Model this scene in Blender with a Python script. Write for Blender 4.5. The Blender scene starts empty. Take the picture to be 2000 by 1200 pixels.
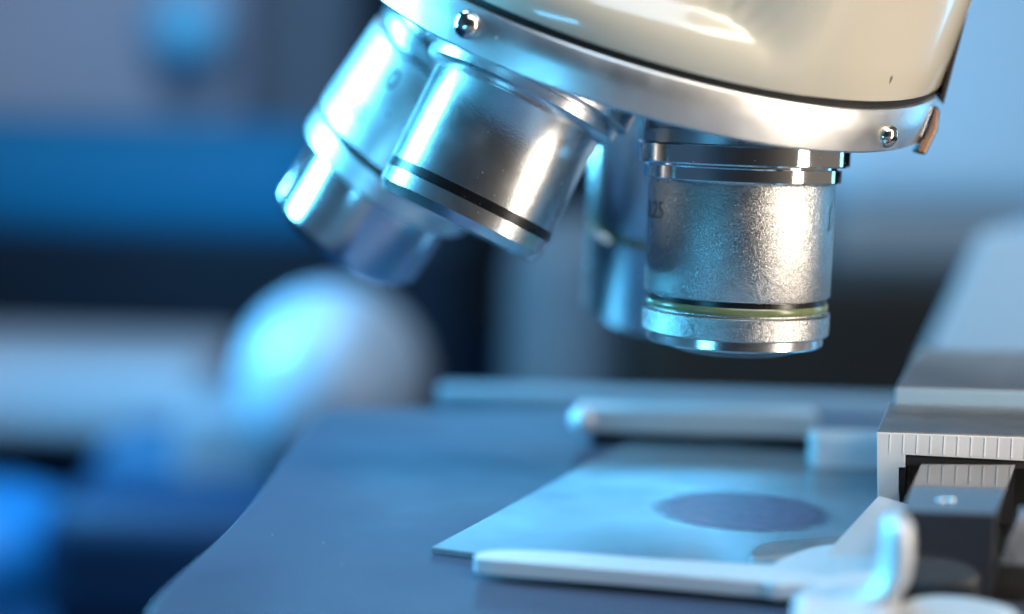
import bpy, bmesh, math, random
from mathutils import Vector, Matrix, noise
R = math.radians
MM = 0.001
sc = bpy.context.scene
col = sc.collection
random.seed(7)

# ------------------------------------------------------------------ camera
CAM_H, PITCH, ROLL = 51.0, 6.73, 1.7
FPX = 3500.0
fwd = Vector((0, math.cos(R(PITCH)), -math.sin(R(PITCH))))
r0 = Vector((1, 0, 0)); u0 = r0.cross(fwd)
rgt = r0 * math.cos(R(ROLL)) + u0 * math.sin(R(ROLL))
upv = u0 * math.cos(R(ROLL)) - r0 * math.sin(R(ROLL))
cd = bpy.data.cameras.new('camera'); cam = bpy.data.objects.new('camera', cd); col.objects.link(cam)
cam.matrix_world = Matrix.Translation((0, 0, CAM_H * MM)) @ Matrix((rgt, upv, -fwd)).transposed().to_4x4()
cd.sensor_width = 36; cd.lens = 63; cd.clip_start = 0.005; cd.clip_end = 20
cd.dof.use_dof = True; cd.dof.focus_distance = 0.209; cd.dof.aperture_fstop = 7.0
cd.dof.aperture_blades = 0
sc.camera = cam

# ------------------------------------------------------------------ world, lamps, exposure
w = bpy.data.worlds.new('World'); sc.world = w; w.use_nodes = True
bg = w.node_tree.nodes['Background']
bg.inputs[1].default_value = 0.47
wn = w.node_tree
_tc = wn.nodes.new('ShaderNodeTexCoord'); _sx = wn.nodes.new('ShaderNodeSeparateXYZ'); wn.links.new(_tc.outputs['Generated'], _sx.inputs[0])
_r1 = wn.nodes.new('ShaderNodeValToRGB'); _r1.color_ramp.elements[0].color = (.09, .19, .33, 1); _r1.color_ramp.elements[1].color = (.50, .44, .38, 1)
_r1.color_ramp.elements[0].position = .25; _r1.color_ramp.elements[1].position = .8
_m1 = wn.nodes.new('ShaderNodeMath'); _m1.operation = 'MULTIPLY_ADD'; _m1.inputs[1].default_value = .5; _m1.inputs[2].default_value = .5
wn.links.new(_sx.outputs[0], _m1.inputs[0]); wn.links.new(_m1.outputs[0], _r1.inputs[0])
_r2 = wn.nodes.new('ShaderNodeMapRange'); _r2.inputs[1].default_value = -.2; _r2.inputs[2].default_value = .9; _r2.inputs[3].default_value = 1.0; _r2.inputs[4].default_value = .35
wn.links.new(_sx.outputs[2], _r2.inputs[0])
_r3 = wn.nodes.new('ShaderNodeMapRange'); _r3.inputs[1].default_value = -1.0; _r3.inputs[2].default_value = -.55; _r3.inputs[3].default_value = .21; _r3.inputs[4].default_value = 1.0
wn.links.new(_sx.outputs[1], _r3.inputs[0])
_mm = wn.nodes.new('ShaderNodeMath'); _mm.operation = 'MULTIPLY'; wn.links.new(_r2.outputs[0], _mm.inputs[0]); _r4 = wn.nodes.new('ShaderNodeMapRange'); _r4.inputs[1].default_value = -.14; _r4.inputs[2].default_value = -.42; _r4.inputs[3].default_value = .1; _r4.inputs[4].default_value = 1.9
wn.links.new(_sx.outputs[2], _r4.inputs[0])
_mm2 = wn.nodes.new('ShaderNodeMath'); _mm2.operation = 'MAXIMUM'; wn.links.new(_r3.outputs[0], _mm2.inputs[0]); wn.links.new(_r4.outputs[0], _mm2.inputs[1])
wn.links.new(_mm2.outputs[0], _mm.inputs[1])
_mx = wn.nodes.new('ShaderNodeMixRGB'); _mx.blend_type = 'MULTIPLY'; _mx.inputs[0].default_value = 1
wn.links.new(_r1.outputs[0], _mx.inputs[1]); wn.links.new(_mm.outputs[0], _mx.inputs[2]); wn.links.new(_mx.outputs[0], bg.inputs[0])

def lamp(name, loc, target, sx, sy, power, color):
    d = bpy.data.lights.new(name, 'AREA'); d.shape = 'RECTANGLE'; d.size = sx * MM; d.size_y = sy * MM
    d.energy = power; d.color = color
    o = bpy.data.objects.new(name, d); col.objects.link(o)
    loc = Vector(loc) * MM; o.location = loc
    o.rotation_euler = (Vector(target) * MM - loc).to_track_quat('-Z', 'Y').to_euler()
    return o
lamp('blue_key_lamp', (-135, 252, 92), (-5, 240, 50), 40, 120, 1.15, (0.10, 0.58, 1.0))
lamp('blue_low_lamp', (-110, 70, 5), (10, 200, 5), 60, 16, .05, (0.12, 0.60, 1.0))
lamp('warm_key_lamp', (255, 80, 80), (25, 215, 45), 54, 280, 0.82, (1.0, 0.88, 0.74))
lamp('warm_crescent_fill', (162, 60, 240), (24, 205, 72), 105, 50, .26, (1.0, .87, .70))  # added to put the crescent highlight on the cream housing
lamp('blue_back_lamp', (330, 400, 70), (30, 240, 35), 30, 160, 0.14, (0.12, 0.55, 1.0))
lamp('blue_far_lamp', (30, 1200, 222), (25, 225, 0), 300, 120, .5, (0.14, 0.55, 1.0))
lamp('soft_top_fill', (60, -60, 420), (20, 230, 30), 260, 200, .95, (0.62, 0.80, 1.0))  # overall fill added from above, no visible source
lamp('blue_ball_fill', (-205, 560, 55), (-66, 600, -35), 36, 36, 1.5, (0.12, 0.6, 1.0))  # added beside the ball for its blue highlight, no visible source
lamp('background_lamp', (-150, 420, 640), (0, 900, -20), 300, 200, 4.8, (0.62, 0.82, 1.0))

sc.view_settings.view_transform = 'Standard'; sc.view_settings.look = 'None'
sc.view_settings.exposure = 0; sc.view_settings.gamma = 1; sc.view_settings.use_curve_mapping = False

sc.cycles.denoising_input_passes = 'RGB_ALBEDO'
sc.cycles.sample_clamp_indirect = 4

# ------------------------------------------------------------------ helpers
def ray(px, py):
    v = fwd + rgt * ((px - 1000) / FPX) - upv * ((py - 600) / FPX)
    return v / v.y
def at(px, py, Y):                       # point (mm) seen at that spot of the photograph, at depth Y
    return Vector((0, 0, CAM_H)) + ray(px, py) * Y
def onz(px, py, z=0.0):
    v = ray(px, py)
    return Vector((0, 0, CAM_H)) + v * ((z - CAM_H) / v.z)

WM = {}
def link(o, parent=None, M=Matrix.Identity(4)):
    col.objects.link(o); WM[o.name] = M
    o.matrix_basis = M
    if parent is not None:
        o.parent = parent; o.matrix_parent_inverse = WM[parent.name].inverted()
    return o
def empty(name, loc, label, cat, group=None, kind=None):
    o = bpy.data.objects.new(name, None); o.empty_display_size = .01
    link(o, None, Matrix.Translation(Vector(loc) * MM)); tag(o, label, cat, group, kind); return o
def tag(o, label=None, cat=None, group=None, kind=None):
    if label: o['label'] = label
    if cat: o['category'] = cat
    if group: o['group'] = group
    if kind: o['kind'] = kind
    return o
def mesh(name, bm, mat, parent=None, M=Matrix.Identity(4), smooth=True, bevel=0, seg=2, sharp=32):
    bmesh.ops.remove_doubles(bm, verts=bm.verts, dist=1e-7)
    bmesh.ops.recalc_face_normals(bm, faces=bm.faces)
    me = bpy.data.meshes.new(name); bm.to_mesh(me); bm.free()
    me.materials.append(mat)
    o = bpy.data.objects.new(name, me); link(o, parent, M)
    if smooth:
        for p in me.polygons: p.use_smooth = True
        me.set_sharp_from_angle(angle=R(sharp))
    if bevel:
        b = o.modifiers.new('bevel', 'BEVEL'); b.width = bevel * MM; b.segments = seg; b.limit_method = 'ANGLE'
        b.angle_limit = R(30); b.harden_normals = True
    return o
def lathe_bm(prof, n=160, bm=None, cap0=True, cap1=True):
    """prof: (radius, height) in mm, round the local Z axis; tiny chamfers are drawn in the profile"""
    bm = bm or bmesh.new(); rings = []
    for r, z in prof:
        if r <= 1e-6: rings.append([bm.verts.new((0, 0, z * MM))])
        else: rings.append([bm.verts.new((r * MM * math.cos(2 * math.pi * i / n), r * MM * math.sin(2 * math.pi * i / n), z * MM)) for i in range(n)])
    for a, b in zip(rings, rings[1:]):
        for i in range(n):
            j = (i + 1) % n
            if len(a) == 1 and len(b) == 1: continue
            if len(a) == 1: bm.faces.new((a[0], b[j], b[i]))
            elif len(b) == 1: bm.faces.new((a[i], a[j], b[0]))
            else: bm.faces.new((a[i], a[j], b[j], b[i]))
    if cap0 and len(rings[0]) > 1: bm.faces.new(rings[0])
    if cap1 and len(rings[-1]) > 1: bm.faces.new(rings[-1])
    return bm
def axis_frame(P, d):
    """frame whose +Z runs along d from P (mm)"""
    z = Vector(d).normalized(); x = Vector((1, 0, 0)); x = (x - z * x.dot(z)).normalized(); y = z.cross(x)
    return Matrix.Translation(Vector(P) * MM) @ Matrix((x, y, z)).transposed().to_4x4()
def prism_bm(pts, z0, z1, bm=None):
    bm = bm or bmesh.new()
    a = [bm.verts.new((p[0] * MM, p[1] * MM, z0 * MM)) for p in pts]
    b = [bm.verts.new((p[0] * MM, p[1] * MM, z1 * MM)) for p in pts]
    bm.faces.new(a[::-1]); bm.faces.new(b)
    for i in range(len(pts)):
        j = (i + 1) % len(pts); bm.faces.new((a[i], a[j], b[j], b[i]))
    return bm
def box_bm(x0, x1, y0, y1, z0, z1, bm=None):
    return prism_bm([(x0, y0), (x1, y0), (x1, y1), (x0, y1)], z0, z1, bm)
def smooth_poly(pts, it=2, closed=True):
    for _ in range(it):
        q = []
        for i in range(len(pts)):
            a, b = pts[i], pts[(i + 1) % len(pts)]
            q += [a * .75 + b * .25, a * .25 + b * .75]
        pts = q
    return pts
def solid_quad_bm(front, vec, bm=None):
    """front: list of points (mm) in order, extruded along vec (mm)"""
    bm = bm or bmesh.new(); vec = Vector(vec)
    a = [bm.verts.new(Vector(p) * MM) for p in front]
    b = [bm.verts.new((Vector(p) + vec) * MM) for p in front]
    bm.faces.new(a[::-1]); bm.faces.new(b)
    for i in range(len(front)):
        j = (i + 1) % len(front); bm.faces.new((a[i], a[j], b[j], b[i]))
    return bm

# ------------------------------------------------------------------ materials
def new_mat(name):
    m = bpy.data.materials.new(name); m.use_nodes = True
    nt = m.node_tree; return m, nt, nt.nodes['Principled BSDF']
def N(nt, t, **kw):
    n = nt.nodes.new(t)
    for k, v in kw.items():
        if k in n.inputs: n.inputs[k].default_value = v
        else: setattr(n, k, v)
    return n
def ramp(nt, src, a, b, lo, hi):
    n = nt.nodes.new('ShaderNodeMapRange'); n.inputs[1].default_value = a; n.inputs[2].default_value = b
    n.inputs[3].default_value = lo; n.inputs[4].default_value = hi
    nt.links.new(src, n.inputs[0]); return n.outputs[0]
def coords(nt, sx=1, sy=1, sz=1):
    tc = nt.nodes.new('ShaderNodeTexCoord'); mp = nt.nodes.new('ShaderNodeMapping')
    mp.inputs['Scale'].default_value = (sx, sy, sz); nt.links.new(tc.outputs['Object'], mp.inputs['Vector']); return mp.outputs[0]
def metal(name, color, rough=.25, rough_var=.06, grain=None, grain_str=0., brush=None, brush_str=0., aniso=0., dirt=.0, radial=True, metallic=1.0, scratch=0., speck=0.):
    """grain = size in mm of blasted grain; brush = (sx,sy,sz) stretch of brushing lines"""
    m, nt, b = new_mat(name)
    b.inputs['Base Color'].default_value = (*color, 1); b.inputs['Metallic'].default_value = metallic
    v = coords(nt)
    n1 = N(nt, 'ShaderNodeTexNoise', Scale=260.0, Detail=5.0); nt.links.new(v, n1.inputs['Vector'])
    rr = ramp(nt, n1.outputs[0], .3, .7, max(rough - rough_var, .02), rough + rough_var)
    nt.links.new(rr, b.inputs['Roughness'])
    hgt = None
    bump = None
    if grain:
        n2 = N(nt, 'ShaderNodeTexNoise', Scale=1000.0 / grain, Detail=2.0, Roughness=.6); nt.links.new(v, n2.inputs['Vector'])
        bump = N(nt, 'ShaderNodeBump', Strength=min(grain_str, 1), Distance=.00005 * max(grain_str, 1)); nt.links.new(n2.outputs[0], bump.inputs['Height'])
    if brush:
        vb = coords(nt, *brush)
        n3 = N(nt, 'ShaderNodeTexNoise', Scale=1.0, Detail=4.0, Roughness=.7); nt.links.new(vb, n3.inputs['Vector'])
        b2 = N(nt, 'ShaderNodeBump', Strength=brush_str, Distance=.00005); nt.links.new(n3.outputs[0], b2.inputs['Height'])
        if bump: nt.links.new(bump.outputs[0], b2.inputs['Normal'])
        bump = b2
    if scratch:
        vs = N(nt, 'ShaderNodeTexVoronoi', Scale=420.0, feature='DISTANCE_TO_EDGE'); 
        wv = N(nt, 'ShaderNodeTexNoise', Scale=190.0, Detail=2.0); nt.links.new(v, wv.inputs['Vector'])
        ad = N(nt, 'ShaderNodeMixRGB'); ad.blend_type = 'ADD'; ad.inputs[0].default_value = .01
        nt.links.new(v, ad.inputs[1]); nt.links.new(wv.outputs[1], ad.inputs[2]); nt.links.new(ad.outputs[0], vs.inputs['Vector'])
        s = ramp(nt, vs.outputs[0], 0, .035, 0, 1)
        b3 = N(nt, 'ShaderNodeBump', Strength=scratch, Distance=.00003); nt.links.new(s, b3.inputs['Height'])
        if bump: nt.links.new(bump.outputs[0], b3.inputs['Normal'])
        bump = b3
    if bump: nt.links.new(bump.outputs[0], b.inputs['Normal'])
    if dirt:
        n4 = N(nt, 'ShaderNodeTexNoise', Scale=900.0, Detail=3.0); nt.links.new(v, n4.inputs['Vector'])
        f = ramp(nt, n4.outputs[0], .62, .72, 0, dirt)
        mx = N(nt, 'ShaderNodeMixRGB'); mx.inputs[1].default_value = (*color, 1); mx.inputs[2].default_value = (.35, .33, .3, 1)
        nt.links.new(f, mx.inputs[0]); nt.links.new(mx.outputs[0], b.inputs['Base Color'])
    if speck:
        n5 = N(nt, 'ShaderNodeTexNoise', Scale=1000.0 / .13, Detail=1.0); nt.links.new(v, n5.inputs['Vector'])
        mx = N(nt, 'ShaderNodeMixRGB'); mx.inputs[1].default_value = (*[c * (1 - speck) for c in color], 1); mx.inputs[2].default_value = (*[min(1, c * (1 + speck * .6)) for c in color], 1)
        nt.links.new(ramp(nt, n5.outputs[0], .36, .64, 0, 1), mx.inputs[0]); nt.links.new(mx.outputs[0], b.inputs['Base Color'])
    if aniso: b.inputs['Anisotropic'].default_value = aniso
    return m
def paint(name, color, rough=.4, var=.12, scale=120., coat=0., spec=.5, bump=.0, bscale=1500., metallic=0.):
    m, nt, b = new_mat(name)
    v = coords(nt)
    n1 = N(nt, 'ShaderNodeTexNoise', Scale=scale, Detail=6.0, Roughness=.6); nt.links.new(v, n1.inputs['Vector'])
    mx = N(nt, 'ShaderNodeMixRGB')
    mx.inputs[1].default_value = (*[c * (1 - var) for c in color], 1); mx.inputs[2].default_value = (*[min(c * (1 + var), 1) for c in color], 1)
    nt.links.new(n1.outputs[0], mx.inputs[0]); nt.links.new(mx.outputs[0], b.inputs['Base Color'])
    rr = ramp(nt, n1.outputs[0], .3, .7, max(rough * .8, .02), min(rough * 1.2, 1)); nt.links.new(rr, b.inputs['Roughness'])
    b.inputs['Coat Weight'].default_value = coat; b.inputs['Coat Roughness'].default_value = .06
    b.inputs['Specular IOR Level'].default_value = spec; b.inputs['Metallic'].default_value = metallic
    if bump:
        n2 = N(nt, 'ShaderNodeTexNoise', Scale=bscale, Detail=3.0); nt.links.new(v, n2.inputs['Vector'])
        bb = N(nt, 'ShaderNodeBump', Strength=bump, Distance=.00005); nt.links.new(n2.outputs[0], bb.inputs['Height']); nt.links.new(bb.outputs[0], b.inputs['Normal'])
    return m

M_ring = metal('brushed_aluminium', (.86, .86, .85), .37, .04, brush=(2600, 2600, 150), brush_str=.16, grain=.25, grain_str=.12)
M_turned = metal('turned_aluminium', (.84, .85, .86), .25, .03, grain=.25, grain_str=.25, speck=.07)
M_sleeve = metal('satin_sleeve_aluminium', (.84, .85, .86), .38, .04, grain=.3, grain_str=.12)
M_blast = metal('sandblasted_aluminium', (.62, .605, .58), .25, .03, grain=.12, grain_str=1.15, speck=.42)
M_chrome = metal('polished_chrome', (.82, .82, .83), .07, .03, brush=(400, 400, 5200), brush_str=.04)
M_dull = metal('dull_steel', (.42, .44, .47), .32, .08, brush=(60, 60, 5000), brush_str=.08)
M_nickel = metal('nickel_screw', (.75, .71, .66), .13, .04)
M_bronze = metal('bronze_spring', (.22, .12, .07), .3, .08)
M_green = paint('olive_green_paint', (.15, .175, .075), .28, .06, coat=.3)
M_black = paint('black_paint', (.006, .006, .007), .3, .2)
M_blackgloss = paint('black_anodised_bar', (.02, .022, .028), .12, .15, coat=.6)
M_gap = paint('black_gap', (.004, .004, .004), .7, .2)
M_ink = paint('engraved_black_ink', (.01, .01, .012), .4, .1)
M_cream = paint('cream_enamel', (.62, .565, .45), .22, .035, scale=40., coat=.8)
M_stage = paint('grey_blue_stage_enamel', (.050, .063, .098), .38, .015, scale=25., coat=.0, spec=.3)
M_satin = metal('satin_aluminium', (.74, .75, .77), .33, .05, grain=.2, grain_str=.15)
M_milled = metal('milled_aluminium', (.80, .80, .80), .4, .08, brush=(900, 900, 40), brush_str=.12)
M_blockface = metal('pale_milled_face', (.74, .74, .75), .5, .08, brush=(900, 900, 40), brush_str=.2, metallic=.35)
M_blocktop = metal('dull_milled_aluminium', (.42, .42, .43), .5, .08, grain=.2, grain_str=.2)
M_arm = metal('pale_satin_arm', (.66, .68, .70), .45, .05, grain=.15, grain_str=.12, dirt=.2, metallic=.35)
M_lens = paint('coated_lens_glass', (.01, .03, .05), .04, .1, coat=1.0)
M_aperture, nt, b = new_mat('purple_aperture')
v = coords(nt); n1 = N(nt, 'ShaderNodeTexNoise', Scale=500.0, Detail=6.0); nt.links.new(v, n1.inputs['Vector'])
vl = nt.nodes.new('ShaderNodeVectorMath'); vl.operation = 'LENGTH'; nt.links.new(v, vl.inputs[0])
ma = N(nt, 'ShaderNodeMath'); ma.operation = 'MULTIPLY_ADD'; ma.inputs[1].default_value = .0022; nt.links.new(n1.outputs[0], ma.inputs[0]); nt.links.new(vl.outputs['Value'], ma.inputs[2])
nt.links.new(ramp(nt, ma.outputs[0], .0097, .0126, .85, 0), b.inputs['Alpha'])
mx = N(nt, 'ShaderNodeMixRGB'); mx.inputs[1].default_value = (.055, .035, .09, 1); mx.inputs[2].default_value = (.11, .075, .15, 1)
nt.links.new(ramp(nt, n1.outputs[0], .35, .65, 0, 1), mx.inputs[0]); nt.links.new(mx.outputs[0], b.inputs['Base Color']); b.inputs['Roughness'].default_value = .3

# ------------------------------------------------------------------ the microscope
scope = empty('microscope', (60, 300, -130), 'cream and silver laboratory microscope filling the sharp foreground', 'microscope')

# --- nosepiece
NC = Vector((15.8, 236, 60.2)); ND = Vector((-.255, .312, -1)).normalized()
NM = axis_frame(NC, -ND)          # local +Z points up the nosepiece axis
prof = [(0, -2.2), (18, -2.0), (33, -.6), (37.6, 0.0), (39.15, 0.0), (39.5, .35), (39.35, 2.6), (38.95, 4.9), (38.7, 5.2), (37.4, 5.25), (0, 5.25)]
nb = lathe_bm(prof, 360)
ca, sa = math.cos(R(-12)), math.sin(R(-12))
for v in nb.verts:
    e_ = v.co.x * ca + v.co.y * sa
    if e_ > 37.6 * MM:
        v.co.x -= (e_ - 37.6 * MM) * ca; v.co.y -= (e_ - 37.6 * MM) * sa
nose = mesh('nosepiece', nb, M_ring, scope, NM)
tag(nose, 'tilted revolving nosepiece ring of brushed aluminium')
mesh('gap_ring', lathe_bm([(36.0, 5.0), (37.5, 5.0), (37.5, 5.27), (38.2, 5.27), (38.2, 6.1), (36.0, 6.1)], 256, cap0=False, cap1=False), M_gap, nose, NM)

def ring_point(az, z, r=39.4):
    a = R(az); return NM @ Vector((r * MM * math.cos(a), r * MM * math.sin(a), z * MM))
def screw(az, z, rad, slot, cut=False):
    p = ring_point(az, z, 39.25); a = R(az)
    out = (NM.to_3x3() @ Vector((math.cos(a), math.sin(a), 0))).normalized()
    F = axis_frame(p / MM, out) @ Matrix.Rotation(R(slot), 4, 'Z')
    pr = [(rad * 1.0, 0)] + [(rad * math.cos(R(t)), .15 + rad * .78 * math.sin(R(t))) for t in range(0, 90, 9)] + [(0, .15 + rad * .78)]
    bm = lathe_bm(pr, 64)
    # slot: push the verts in a narrow strip downwards
    for v in bm.verts:
        pass
    s = mesh('screw', bm, M_nickel, nose, F)
    if cut: mesh('slot', box_bm(-.07 * rad, .07 * rad, -rad * .3, rad * .3, rad * .62, rad * .78 + .15), M_gap, s, F, bevel=.02)
    return s
screw(-126, 3.0, 1.65, 35)
screw(-45, 2.1, 1.42, 70, True)

# cream housing: low dome at front and left, tall wall (the mount) at the right
bm = bmesh.new(); n_a, rows = 900, 0
dome = [(38.0, 6.0), (38.55, 6.15), (38.65, 6.6), (38.6, 8.4), (38.42, 9.3), (38.05, 10.1), (37.5, 10.8), (36.8, 11.5), (36.0, 12.2), (35.3, 13.1), (34.8, 14.4), (34.3, 17.5), (33.4, 24), (32, 36), (30, 60)]
wall = [(38.0, 6.0), (38.55, 6.15), (38.65, 6.6), (38.6, 10.5), (38.55, 14), (38.5, 17), (38.45, 20), (38.4, 24), (38.35, 28), (38.3, 32), (38.25, 36), (38.2, 42), (38.1, 48), (38.0, 54), (37.9, 60)]
grid = []
for i in range(n_a):
    az = -180 + 360 * i / n_a
    def ss(x, a, b):
        t = min(max((x - a) / (b - a), 0), 1); return t * t * (3 - 2 * t)
    a = R(az); rowv = []
    for (rd, zd), (rw, zw) in zip(dome, wall):
        k = min(max((zd - 10.5) * 3.0, 0), 100)
        t = ss(az, -76 - k, -63 - k) * (1 - ss(az, 52, 60))
        r = rd + (rw - rd) * t - (.16 * ss(az, -67.2, -66.0) * (1 - ss(az, 52, 60)) if zd > 6.1 else 0); z = zd + (zw - zd) * t
        if az > -64 and az < 52:   # slight flats on the mount, as cast
            r -= .5 * (1 - math.cos(R((az + 64) * 9))) * min(1, (z - 6) / 10) * .5
        rowv.append(bm.verts.new((r * MM * math.cos(a), r * MM * math.sin(a), z * MM)))
    grid.append(rowv)
for i in range(n_a):
    j = (i + 1) % n_a
    for k in range(len(dome) - 1): bm.faces.new((grid[i][k], grid[j][k], grid[j][k + 1], grid[i][k + 1]))
bm.faces.new([g[0] for g in grid][::-1]); bm.faces.new([g[-1] for g in grid])
house = mesh('nosepiece_housing', bm, M_cream, scope, NM, sharp=50)
tag(house, 'glossy cream enamel housing above the nosepiece ring')
# small dark paint chip
p = NM @ Vector((38.335 * MM * math.cos(R(-48)), 38.335 * MM * math.sin(R(-48)), 8.8 * MM))
out = (NM.to_3x3() @ Vector((math.cos(R(-48)), math.sin(R(-48)), 0))).normalized()
upN = NM.to_3x3() @ Vector((0, 0, 1))
bm = bmesh.new(); tang = out.cross(upN)
vs = [bm.verts.new(p + out * .00004 + tang * (.00016 * math.cos(R(q)) * (1 + .2 * math.sin(R(3 * q)))) + upN * (.0005 * math.sin(R(q)))) for q in range(0, 360, 20)]
bm.faces.new(vs)
bmesh.ops.solidify(bm, geom=bm.faces[:], thickness=.00003)
mesh('paint_chip', bm, paint('bare_grey_metal', (.12, .12, .12), .5), house)

# click spring at the right
spring = mesh('click_spring', solid_quad_bm([at(1836, 196, 222), at(1893, -10, 222), at(1900, -10, 222), at(1843, 205, 222)], (.5, 7, 1)), paint('dark_edge_plate', (.03, .022, .02), .35), scope, bevel=.1)
tag(spring, 'thin dark spring plate with bronze foot at the housing edge')
mesh('spring_foot', solid_quad_bm([at(1826, 205, 220), at(1837, 215, 220), at(1832, 255, 219), at(1808, 304, 218), at(1787, 298, 218), at(1814, 250, 219)], (.4, 4, 0)), metal('dark_bronze', (.11, .07, .05), .25, .05), spring, bevel=.35, seg=3)
mesh('spring_clip', solid_quad_bm([at(1812, 212, 219.5), at(1823, 208, 219.5), at(1800, 268, 218.5), at(1790, 266, 218.5)], (.2, 3, 0)), M_chrome, spring, bevel=.1)

# --- lettering bent round a barrel
def lettering(name, text, size, r, az, t, F, parent, mat, spin=0, depth=.05):
    """text whose reading direction runs round the barrel (local +Z of F points down the barrel)"""
    cu = bpy.data.curves.new('t', 'FONT'); cu.body = text; cu.size = size * MM; cu.extrude = 0; cu.align_x = 'CENTER'; cu.resolution_u = 4
    to = bpy.data.objects.new('t', cu); col.objects.link(to)
    dg = bpy.context.evaluated_depsgraph_get(); me = bpy.data.meshes.new_from_object(to.evaluated_get(dg))
    bpy.data.objects.remove(to)
    bm = bmesh.new(); bm.from_mesh(me); bpy.data.meshes.remove(me)
    cs, sn = math.cos(R(spin)), math.sin(R(spin))
    ext = bmesh.ops.solidify(bm, geom=bm.faces[:], thickness=depth * MM)
    for v in bm.verts:
        x, y = v.co.x * cs - v.co.y * sn, v.co.x * sn + v.co.y * cs
        a = R(az) - x / (r * MM); rr = r * MM + .00001 + (v.co.z if v.co.z > 0 else v.co.z) * .6 + depth * MM * .3
        v.co = (rr * math.cos(a), rr * math.sin(a), t * MM - y)
    return mesh(name, bm, mat, parent, F, smooth=False)

# local frame of an objective: +Z down the barrel; azimuth +90 is away from +Y ... the camera side is where local y points to the camera
def camera_azimuth(F):
    v = F.to_3x3().inverted() @ (Vector((0, 0, CAM_H * MM)) - F.translation)
    return math.degrees(math.atan2(v.y, v.x))

M_dark = metal('dark_steel_cone', (.20, .22, .25), .35, .05)
M_tip = metal('turned_tip', (.80, .81, .82), .2, .04, grain=.3, grain_str=.1)
# objective in working position, olive ring
F1 = axis_frame((27.74, 220, 50), (-.005, 0, -1)); az1 = camera_azimuth(F1)
o1 = mesh('objective_lens', lathe_bm([(11.2, 8.2), (11.33, 8.5), (11.4, 8.65), (11.4, 22.15), (11.3, 22.35), (10.95, 22.45), (10.95, 24.2), (11.35, 24.3), (11.5, 24.45), (11.45, 26.9), (11.3, 27.1), (10.6, 27.12)], 256), M_blast, scope, F1)
tag(o1, 'upright sandblasted silver objective with olive green ring over the slide')
mesh('collar', lathe_bm([(11.9, 4.0), (12.8, 4.05), (12.97, 4.2), (12.97, 6.2), (12.8, 6.4), (11.5, 6.45), (11.5, 6.65), (11.9, 6.65), (12.03, 6.8), (12.03, 8.2), (11.9, 8.35), (11.2, 8.4)], 256), M_chrome, o1, F1)
mesh('mount_thread', lathe_bm([(12.3, -9), (12.3, 1.2), (12.15, 1.35), (12.15, 2.2), (12.3, 2.35), (12.3, 4.0)], 192), M_dull, o1, F1)
mesh('groove', lathe_bm([(10.97, 22.47), (10.99, 22.5), (10.99, 23.1), (10.97, 23.12)], 192, cap0=False, cap1=False), M_black, o1, F1)
mesh('color_ring', lathe_bm([(10.9, 23.05), (11.05, 23.1), (11.18, 23.3), (11.22, 23.55), (11.18, 23.8), (11.05, 24.0), (10.9, 24.1)], 256, cap0=False, cap1=False), M_green, o1, F1)
tip = mesh('tip', lathe_bm([(10.5, 27.1), (10.75, 27.15), (10.78, 28.2), (10.6, 28.45), (10.2, 28.5)], 256), M_tip, o1, F1)
mesh('front_lens', lathe_bm([(10.3, 28.4), (6.4, 29.6), (3.2, 29.65), (3.0, 29.45), (0, 29.6)], 128), M_dark, tip, F1)
lettering('lettering', '0.25', 3.0, 11.4, az1 + 65.5, 13.2, F1, o1, M_ink)
lettering('lettering', '1', 4.4, 11.4, az1 - 69, 14.0, F1, o1, M_ink)
lettering('lettering', '3', 2.2, 11.4, az1 + 73, 19.3, F1, o1, M_ink)

# second objective, black line
F2 = axis_frame((2.66, 224, 56), (-.416, -.09, -.905)); az2 = camera_azimuth(F2)
o2 = mesh('objective_lens', lathe_bm([(10.9, 6.6), (11.1, 7.0), (11.1, 19.2), (11.02, 19.25), (11.02, 20.35), (11.1, 20.4), (11.1, 22.2), (10.98, 22.35), (10.3, 23.35), (9.9, 23.4), (9.6, 23.0), (9.2, 20.6), (8.6, 20.4)], 256), M_turned, scope, F2)
tag(o2, 'slanted smooth silver objective with thin black line in front')
M_collar = metal('bright_turned_collar', (.86, .86, .87), .3, .04, grain=.3, grain_str=.15)
mesh('collar', lathe_bm([(12.4, 1.5), (13.7, 1.55), (13.85, 1.7), (13.85, 3.9), (13.7, 4.05), (12.3, 4.1), (12.3, 4.5), (12.55, 4.52), (12.7, 4.65), (12.7, 5.75), (12.55, 5.9), (11.2, 6.7), (10.9, 6.72)], 256), M_collar, o2, F2)
mesh('mount_thread', lathe_bm([(12.4, -8), (12.4, 1.25)], 160), M_dull, o2, F2)
mesh('color_ring', lathe_bm([(11.0, 19.22), (11.12, 19.25), (11.12, 20.33), (11.0, 20.37)], 256, cap0=False, cap1=False), M_black, o2, F2)
mesh('front_lens', lathe_bm([(9.1, 20.7), (6, 20.2), (3, 20.9), (0, 21.2)], 96), M_lens, o2, F2)
lettering('lettering', '7', 1.7, 11.1, az2 - 72, 16.0, F2, o2, M_ink)

M_nose = metal('polished_nose', (.82, .83, .85), .17, .03)
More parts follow.
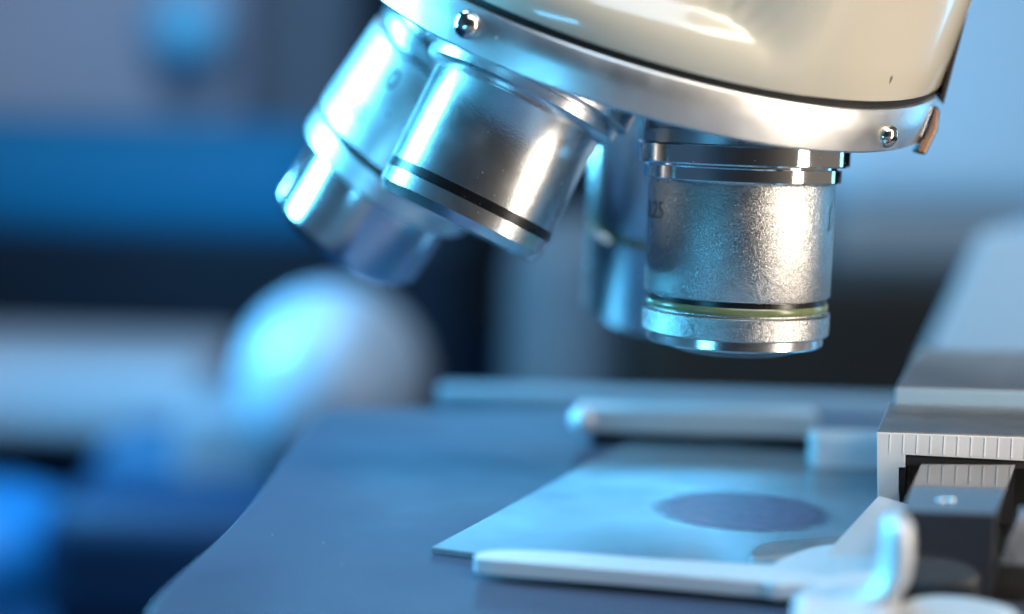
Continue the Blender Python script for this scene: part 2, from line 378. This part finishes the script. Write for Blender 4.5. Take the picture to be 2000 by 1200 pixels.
# third objective behind at the left: wide sleeve, narrow polished nose
P3, D3 = Vector((-15.8, 250, 42.4)), Vector((-.545, .21, -.812)).normalized()
F3 = axis_frame(P3, D3); az3 = camera_azimuth(F3)
o3 = mesh('objective_lens', lathe_bm([(12.2, -14.5), (13.3, -14.0), (13.5, -13.6), (13.5, -.5), (13.3, -.3), (12.5, -.2), (12.5, .6), (13.3, .75), (13.3, 3.8), (13.0, 4.2), (11.2, 4.8)], 256), M_sleeve, scope, F3)
tag(o3, 'blurred slanted silver objective at the far left with narrow polished nose')
mesh('collar', lathe_bm([(12.2, -22), (13.8, -21.8), (13.8, -18.2), (12.4, -18), (12.4, -17.2), (13.4, -17), (13.4, -15.4), (12.2, -15.0), (12.2, -14.4)], 192), M_dull, o3, F3)
mesh('groove', lathe_bm([(12.6, -.2), (12.75, -.1), (12.75, .5), (12.6, .6)], 192, cap0=False, cap1=False), M_black, o3, F3)
mesh('tip', lathe_bm([(11.4, 4.6), (11.4, 13.6), (11.2, 14.2), (10.0, 15.4), (9.0, 15.4), (8.4, 13.0)], 192), M_nose, o3, F3)
lettering('lettering', '0.65', 3.2, 13.5, az3 + 42, -3.4, F3, o3, M_ink)
lettering('lettering', '/', 6, 13.5, az3 + 18, -6.5, F3, o3, M_ink, spin=-35)
lettering('lettering', '0', 4, 13.5, az3 + 30, -9.5, F3, o3, M_ink)

# fourth objective behind the working one
F4 = axis_frame((22.48, 258, 60), (0.0, .34, -.94))
o4 = mesh('objective_lens', lathe_bm([(10.4, 7), (11.3, 7.4), (11.5, 7.8), (11.5, 27.2), (11.1, 27.4), (11.1, 28.6), (11.5, 28.8), (11.5, 42.0), (9.0, 43.6), (4, 43.9)], 192), M_turned, scope, F4)
tag(o4, 'blurred silver objective with thin green line behind the upright one')
mesh('collar', lathe_bm([(12.3, -6), (12.6, 4), (12.6, 6.6), (11, 7.2)], 160), M_dull, o4, F4)
mesh('color_ring', lathe_bm([(11.1, 27.4), (11.4, 27.6), (11.4, 28.4), (11.1, 28.6)], 192, cap0=False, cap1=False), M_green, o4, F4)

# lint and dust specks sitting on the barrels
M_dust = paint('pale_lint', (.7, .72, .74), .8)
def specks(parent, F, r, t0, t1, azc, n):
    bm = bmesh.new()
    for k in range(n):
        a = R(azc + random.uniform(-75, 75)); t = random.uniform(t0, t1)
        p = Vector((r * MM * math.cos(a), r * MM * math.sin(a), t * MM))
        q = random.choice([.025, .03, .03, .04, .06]) * MM
        S_ = Matrix.Translation(p) @ Matrix.Rotation(random.uniform(0, 3), 4, 'X') @ Matrix.Diagonal((1, random.uniform(.5, 1), random.uniform(1, 2.6), 1))
        bmesh.ops.create_icosphere(bm, subdivisions=1, radius=q, matrix=S_)
    tag(mesh('dust', bm, M_dust, parent, F), kind='stuff')
specks(o2, F2, 11.1, 7.2, 22, az2, 55)
specks(o1, F1, 12.97, 4.3, 6.2, az1, 14)
specks(nose, NM, 39.35, .8, 4.6, -80, 70)

# --- stage
far = [onz(x, y) for x, y in [(2250, 806), (1130, 800), (760, 800), (668, 800), (640, 803)]]
left = [onz(x, y) for x, y in [(620, 811), (603, 830), (580, 861), (550, 903), (510, 958), (466, 1011), (414, 1063), (358, 1112), (315, 1153), (290, 1187), (277, 1225), (274, 1300)]]
near = [Vector((-30, 120, 0)), Vector((90, 120, 0))]
pts = far + left
pts = [pts[0]] + [p * w_ + q * (1 - w_) for p, q in zip(pts, pts[1:]) for w_ in (.75, .25)] + [pts[-1]] + near
stage = mesh('stage', prism_bm(pts, -4.0, 0), M_stage, scope, bevel=.35, seg=3)
tag(stage, 'flat grey blue enamelled stage plate with rounded corner')
mesh('stage_post', box_bm(15, 75, 215, 300, -128, -4.2), M_black, stage)
# pale rail beyond the far edge of the stage
a0, a1 = at(860, 747, 312), at(1752, 753, 312)
mesh('rear_rail', box_bm(a0.x, a1.x + 20, 306, 313, -3.5, a0.z), paint('grey_rail_enamel', (.16, .22, .27), .45, .08), stage, bevel=1.2, seg=4)

# --- slide holder
S = 0.0
zt = 2.45
back = [(925, 1083), (945, 1076), (985, 1073), (1060, 1075), (1150, 1081), (1250, 1089), (1400, 1098), (1520, 1103), (1600, 1104)]
front = [(1600, 1142), (1480, 1136), (1300, 1120), (1150, 1108), (1000, 1096), (930, 1090)]
pts = [onz(x, y, zt) for x, y in back + front]
holder = mesh('slide_holder', prism_bm(smooth_poly(pts, 1)[::-1], .75, zt), M_arm, scope, bevel=.14, seg=3)
tag(holder, 'pale metal slide holder with curved blade arm across the slide')

def outline(px, z0, z1, name, mat, parent, it=2, bevel=.3):
    pts = [onz(x, y, z1) for x, y in px]
    if it: pts = smooth_poly(pts, it)
    return mesh(name, prism_bm(pts, z0, z1), mat, parent, bevel=bevel, seg=4)
hub = outline([(1500, 1104), (1545, 1082), (1600, 1064), (1690, 1060), (1745, 1066), (1752, 1110), (1735, 1150), (1640, 1150), (1580, 1136), (1520, 1141), (1490, 1137)], .8, 2.52, 'lever_hub', M_arm, holder, bevel=.15)
lever = outline([(1548, 1160), (1590, 1135), (1640, 1122), (1700, 1110), (1755, 1100), (1765, 1180), (1700, 1230), (1600, 1240), (1550, 1205)], 1.6, 3.6, 'lever', M_arm, holder, bevel=.6)
def tube_bm(pts, rad, n=20, flat_=1.0):
    bm = bmesh.new(); rings = []
    for i, p in enumerate(pts):
        a, b_ = pts[max(i - 1, 0)], pts[min(i + 1, len(pts) - 1)]
        t = (b_ - a).normalized(); sd = Vector((0, 1, 0)); sd = (sd - t * sd.dot(t)).normalized(); nn = t.cross(sd)
        rings.append([bm.verts.new((p + (sd * math.cos(2 * math.pi * k / n) * flat_ + nn * math.sin(2 * math.pi * k / n)) * rad[i]) * MM) for k in range(n)])
    for a, b_ in zip(rings, rings[1:]):
        for k in range(n): bm.faces.new((a[k], a[(k + 1) % n], b_[(k + 1) % n], b_[k]))
    bm.faces.new(rings[0]); bm.faces.new(rings[-1][::-1]); return bm
path = [(1752, 1003, .5), (1752, 1010, 1.05), (1752, 1025, 1.42), (1752, 1050, 1.5), (1751, 1085, 1.5), (1745, 1120, 1.45), (1728, 1152, 1.4), (1697, 1176, 1.3), (1655, 1190, 1.2), (1610, 1194, 1.15), (1578, 1188, 1.1), (1562, 1178, .9), (1556, 1172, .4)]
mesh('thumb_tab', tube_bm([at(x, y, 168) for x, y, r in path], [r for x, y, r in path], 24, 1.9), M_arm, holder, sharp=80)

# finger plate lying on the slide
outline([(1463, 1088), (1468, 1074), (1488, 1061), (1520, 1056), (1600, 1050), (1665, 1044), (1700, 1070), (1650, 1086), (1530, 1086), (1475, 1092)], 1.4, 2.5, 'finger_plate', M_blocktop, holder, it=1, bevel=.15)
# sloping sheet from the finger plate up to the block
sh = [at(1716, 968, 203.5), at(1775, 985, 201), at(1760, 1100, 190), at(1612, 1082, 190)]
mesh('sloping_plate', solid_quad_bm(sh, (.15, .6, -.7)), M_arm, holder, bevel=.12)

# block: C shaped milled profile running away from the camera
YB = 205.0
c_px = [(1712, 845), (2130, 860), (2130, 908), (1768, 889), (1768, 914), (1755, 914), (1755, 960), (1758, 990), (1735, 990), (1714, 972)]
c_pts = [at(x, y, YB) for x, y in c_px]
zt1 = c_pts[0].z
b1 = onz(1736, 790, zt1); run = Vector((b1.x - c_pts[0].x, b1.y - YB, 0))
block = mesh('block', solid_quad_bm(c_pts, run), M_blockface, holder, smooth=True, bevel=.08)
tag(block, 'milled aluminium block with ribbed front edge')
k_ = run.x / run.y
z2 = at(1748, 758, b1.y).z; b2 = onz(1800, 683, z2)
mesh('block_top', prism_bm([(c_pts[0].x + .15, YB + .15), (c_pts[0].x + 60, YB + .15), (b1.x + 60, b1.y), (b1.x + .15, b1.y)], zt1 - .5, zt1 + .12), M_blocktop, block)
x2 = at(1748, 758, b1.y).x
M_pale = paint('blue_lit_housing', (.26, .39, .49), .45, .06)  # blue light on the step riser and housing, put into the base colour
mesh('carriage_step', prism_bm([(x2, b1.y), (x2 + 70, b1.y), (b2.x + 75, b2.y + 2), (b2.x, b2.y + 2)], 2, z2), M_pale, holder, bevel=.3, seg=3)
# milled grooves on the front band
M_ridge = paint('bright_milled_edge', (.85, .84, .82), .4, .05)
for k in range(16):
    x = 1738 + k * 26.5
    a, b = at(x, 847 + (x - 1712) * .033, YB - .05), at(x + 3, 887 + (x - 1768) * .05, YB - .05)
    mesh('milling_ridge', box_bm(a.x, a.x + .16, YB - .07, YB + .1, b.z + .1, a.z - .1), M_ridge, block)
# black sheets added inside the opening, its shade put into the colour
q0 = at(1768, 889, YB)
def sheared(x0, x1, Y0, Y1, z0, z1):
    return prism_bm([(x0 + k_ * (Y0 - YB), Y0), (x1 + k_ * (Y0 - YB), Y0), (x1 + k_ * (Y1 - YB), Y1), (x0 + k_ * (Y1 - YB), Y1)], z0, z1)
mesh('shade_back', sheared(q0.x + .2, q0.x + 34, YB + 11, YB + 13, .15, q0.z - .2), M_gap, block)
mesh('shade_side', sheared(q0.x - .55, q0.x + .12, YB + .3, YB + 13, .15, q0.z - 1.6), M_gap, block)
mesh('shade_ceiling', sheared(q0.x + .05, q0.x + 34, YB + .25, YB + 13, q0.z - 1.25, q0.z - .15), M_gap, block)
mesh('shade_floor', sheared(q0.x - .5, q0.x + 34, YB - 22, YB + 13, .05, .14), M_gap, block)
# black glossy bar inside the opening
zb = at(1860, 902, 204.5).z; YF = onz(1860, 1002, zb).y
fl, fr = at(1762, 999, YF), at(1946, 1005, YF)
bl = onz(1800, 900, zb); br = onz(1985, 906, zb)
bar_pts = [Vector((fl.x, YF, 0)), Vector((fr.x, YF, 0)), Vector((br.x, br.y, 0)), Vector((bl.x, bl.y, 0))]
bar = mesh('sliding_bar', prism_bm(bar_pts, .4, zb), M_blackgloss, holder, bevel=.12)
tag(bar, 'black anodised bar inside the milled block')
for px_ in (1838, 1858):
    c = onz(px_, 978, zb)
    mesh('glint_dome', lathe_bm([(.36, -.2), (.36, 0), (.32, .16), (.22, .28), (.1, .33), (0, .34)], 32), M_chrome, bar, Matrix.Translation(Vector((c.x, c.y, zb)) * MM))  # chrome dome added to make a glint on the bar
# bright bracket at the right border
mesh('bracket', solid_quad_bm([at(1992, 1005, 181), at(2060, 1000, 181), at(2060, 1110, 179), at(1952, 1103, 179), at(1970, 1055, 180)], (1, 4, 0)), M_dull, holder, bevel=.15)
# thumb screw disc below
c = at(1885, 1128, 169)
mesh('thumb_screw', lathe_bm([(5.6, -2), (5.9, -1.8), (5.9, 0), (5.5, .5), (0, .7)], 64), M_arm, holder, Matrix.Translation(Vector((c.x, c.y + 1, 1.9)) * MM))

mesh('carriage_top', prism_bm([(x2 + .3, b1.y + .3), (x2 + 70, b1.y + .3), (b2.x + 75, b2.y), (b2.x + .3, b2.y)], z2 - .2, z2 + .1), M_blocktop, holder)
pts = [at(x, y, b2.y + 110) for x, y in [(1790, 720), (2600, 720), (2600, 440), (2010, 445), (1915, 455)]]
mesh('drive_housing', solid_quad_bm(pts, (24, 50, 0)), M_pale, scope, bevel=1, seg=2)

# far arm of the holder
M_whitearm = paint('pale_arm_enamel', (.42, .52, .58), .45, .06)
M_whitestop = paint('white_stop_plastic', (.72, .82, .86), .4, .05)
a0 = at(1130, 797, 264); a1 = at(1592, 850, 264)
far_arm = mesh('far_arm', box_bm(a0.x, a1.x, 261, 267, 1.9, at(1350, 797, 264).z), M_whitearm, holder, bevel=.4, seg=3)
mesh('arm_shadow', box_bm(a0.x + 2, a1.x - .5, 261.6, 266, .1, 1.9), M_black, far_arm)  # dark box standing in for the shadow under the far arm
c = at(1140, 820, 262)
mesh('end_knob', lathe_bm([(0, -2.1), (1.3, -1.7), (2.0, -.8), (2.15, 0), (2.0, .8), (1.3, 1.7), (0, 2.1)], 48), M_arm, far_arm, Matrix.Translation(c * MM))
a0 = at(1592, 852, 246); a1 = at(1725, 918, 246)
mesh('stop_piece', box_bm(a0.x, a1.x + 1, 246, 252, .3, a0.z), M_whitestop, holder, bevel=.5, seg=4)

# ------------------------------------------------------------------ glass slide
m, nt, b = new_mat('slide_glass')
b.inputs['Base Color'].default_value = (.42, .60, .70, 1); b.inputs['Roughness'].default_value = .2
b.inputs['Transmission Weight'].default_value = .8; b.inputs['IOR'].default_value = 1.52
v = coords(nt); n1 = N(nt, 'ShaderNodeTexNoise', Scale=70.0, Detail=4.0); nt.links.new(v, n1.inputs['Vector'])
nt.links.new(ramp(nt, n1.outputs[0],   .3, .7, .15, .25), b.inputs['Roughness'])
M_glass = m
A = onz(842, 1069, .8); B = onz(1250, 850, .8)
e = (B - A).normalized(); f_ = Vector((e.y, -e.x, 0))
Lb = 76; Wd = 46
cor = [A, A + f_ * Wd, A + f_ * Wd + e * Lb, A + e * Lb]
slide = mesh('glass_slide', prism_bm(cor, .12, .8), M_glass, None, bevel=.1)
tag(slide, 'clear glass slide clamped on the stage, with round purple disc for the stage hole', 'glass slide')
cc = onz(1450, 998, .8)
bm = lathe_bm([(0, 0), (6, 0), (12, 0)], 96, cap0=False, cap1=False)
mesh('aperture_disc', bm, M_aperture, slide, Matrix.Translation(Vector((cc.x, cc.y, .81)) * MM))  # purple disc standing in for the stage hole seen through the glass

# dust on the stage
dust = bmesh.new()
for k in range(34):
    x, y = random.uniform(450, 1500), random.uniform(1040, 1190)
    p = onz(x, y, .03)
    s = random.choice([.03, .03, .04, .07]) * MM
    bmesh.ops.create_icosphere(dust, subdivisions=1, radius=s, matrix=Matrix.Translation(p * MM))
d = mesh('dust', dust, paint('pale_dust', (.6, .62, .65), .8)); tag(d, 'pale dust specks scattered over the grey blue stage', 'dust', kind='stuff')

# ------------------------------------------------------------------ background
def bx(name, x0, y0, x1, y1, Y, depth, mat, label, cat, bev=4, zbot=None, rot=0):
    a, b2 = at(x0, y1, Y), at(x1, y0, Y)
    z0 = a.z if zbot is None else zbot
    o = mesh(name, box_bm(a.x, b2.x, Y, Y + depth, z0, b2.z), mat, None, bevel=bev, seg=3)
    return tag(o, label, cat)
TZ = -130
def flat(name, c, r=.6, v=.12): return paint(name, c, r, v, scale=15., spec=.15)
tb = mesh('table_top', box_bm(-900, 1100, 60, 1400, TZ - 30, TZ), flat('dark_blue_table', (.006, .03, .075), .45), None); tag(tb, kind='structure')
wl = mesh('wall', box_bm(-1400, 1600, 1400, 1430, TZ - 30, 1000), flat('near_black_wall', (.012, .018, .03), .8), None); tag(wl, kind='structure')
dark = bx('dark_cabinet', -900, 478, 900, 900, 890, 260, flat('black_cabinet_paint', (.004, .010, .022), .6), 'wide near black cabinet below the saturated blue box', 'cabinet', zbot=TZ, bev=4)
bx('storage_box', -700, 250, 660, 478, 900, 120, flat('saturated_blue_plastic', (.004, .13, .29)), 'wide saturated blue box blurred across the left background', 'box', bev=28)
cab = bx('instrument_cabinet', -700, -300, 470, 205, 1080, 200, flat('grey_blue_enamel', (.30, .36, .50)), 'blurred grey blue cabinet in the upper left corner', 'cabinet', zbot=TZ, bev=20)
bx('instrument_case', 470, -300, 700, 95, 1150, 150, flat('dim_slate', (.10, .14, .20)), 'dim slate case beside the upper left cabinet', 'case', zbot=TZ, bev=10)
def ball(name, px, py, Y, rpx, mat, label, cat, stem=True, squash=1.0):
    c = at(px, py, Y); r = rpx * Y / FPX
    pr = [(0, -r * squash)] + [(r * math.cos(R(t)), r * squash * math.sin(R(t))) for t in range(-80, 90, 10)] + [(0, r * squash)]
    e = empty(name, (c.x, c.y, TZ), label, cat)
    mesh('knob', lathe_bm(pr, 64), mat, e, Matrix.Translation(c * MM))
    if stem:
        mesh('stem', lathe_bm([(r * .45, TZ), (r * .45, TZ + 4), (r * .3, TZ + 6), (r * .3, c.z - r * squash * .8)], 32), flat('dark_stem', (.02, .03, .05), .4), e, Matrix.Translation(Vector((c.x, c.y, 0)) * MM))
    return e
ball('round_knob_stand', 652, 745, 600, 190, paint('grey_white_enamel', (.27, .34, .43), .34, .05, coat=.0), 'large glossy white ball knob behind the left edge of the stage', 'knob')
c = at(362, 62, 1060); rk = 78 * 1060 / FPX
mesh('bokeh_ball', lathe_bm([(0, -rk)] + [(rk * math.cos(R(t)), rk * math.sin(R(t))) for t in range(-80, 90, 10)] + [(0, rk)], 48), paint('sky_blue_bokeh', (.10, .50, .85), .35, .05, coat=.4), cab, Matrix.Translation(c * MM))  # added ball standing in for a blue out-of-focus light spot
c = at(-70, 960, 640)
tag(mesh('blue_jar', lathe_bm([(43, TZ), (44, TZ + 2), (44, c.z - 22), (42, c.z - 12), (36, c.z - 4), (26, c.z), (0, c.z + 1)], 64), paint('bright_blue_plastic', (.0, .10, .26), .5, .05), None, Matrix.Translation(Vector((c.x, c.y, 0)) * MM)), 'bright blue round jar in the bottom left corner', 'jar')
tray = bx('grey_tray', -500, 720, 400, 850, 760, 120, flat('pale_grey_tray', (.32, .35, .42)), 'pale grey tray blurred at the left below the blue box', 'tray', bev=10)
bx('blue_grey_case', 170, 870, 470, 985, 700, 60, flat('steel_blue', (.03, .11, .22)), 'steel blue case under the pale grey tray', 'case', bev=12, zbot=TZ)
bx('tray_pillar', 330, 800, 560, 990, 620, 60, flat('warm_grey', (.15, .16, .20)), 'warm grey pillar between the tray and the stage corner', 'pillar', bev=8, zbot=TZ)
bx('grey_cabinet', 985, 430, 1260, 800, 760, 80, flat('mid_grey', (.12, .13, .155)), 'mid grey cabinet blurred between the slanted and upright objectives', 'cabinet', bev=26, zbot=TZ)
bx('pale_blue_cabinet', 1590, -400, 2500, 420, 900, 150, flat('pale_blue_enamel', (.52, .70, .85)), 'pale blue cabinet filling the upper right background', 'cabinet', bev=25)
bx('warm_grey_shelf', 1620, 430, 2500, 525, 900, 150, flat('brown_grey', (.27, .27, .29)), 'brown grey shelf under the pale blue cabinet', 'shelf', bev=10)

for x_, y_ in ((-190, 780), (-150, 860)):
    mesh('leg', box_bm(x_, x_ + 12, y_, y_ + 12, TZ, -90), flat('dark_leg', (.01, .012, .02), .5), tray)

bx('low_black_case', 60, 1000, 700, 1200, 560, 60, flat('navy_case_paint', (.004, .022, .06), .5), 'low navy case standing in front of the pale tray', 'case', zbot=TZ, bev=14)
bx('brown_black_case', 1240, 560, 1950, 900, 700, 80, flat('warm_black_paint', (.018, .013, .011), .6), 'brown black case behind the upright objective', 'case', zbot=TZ, bev=10)
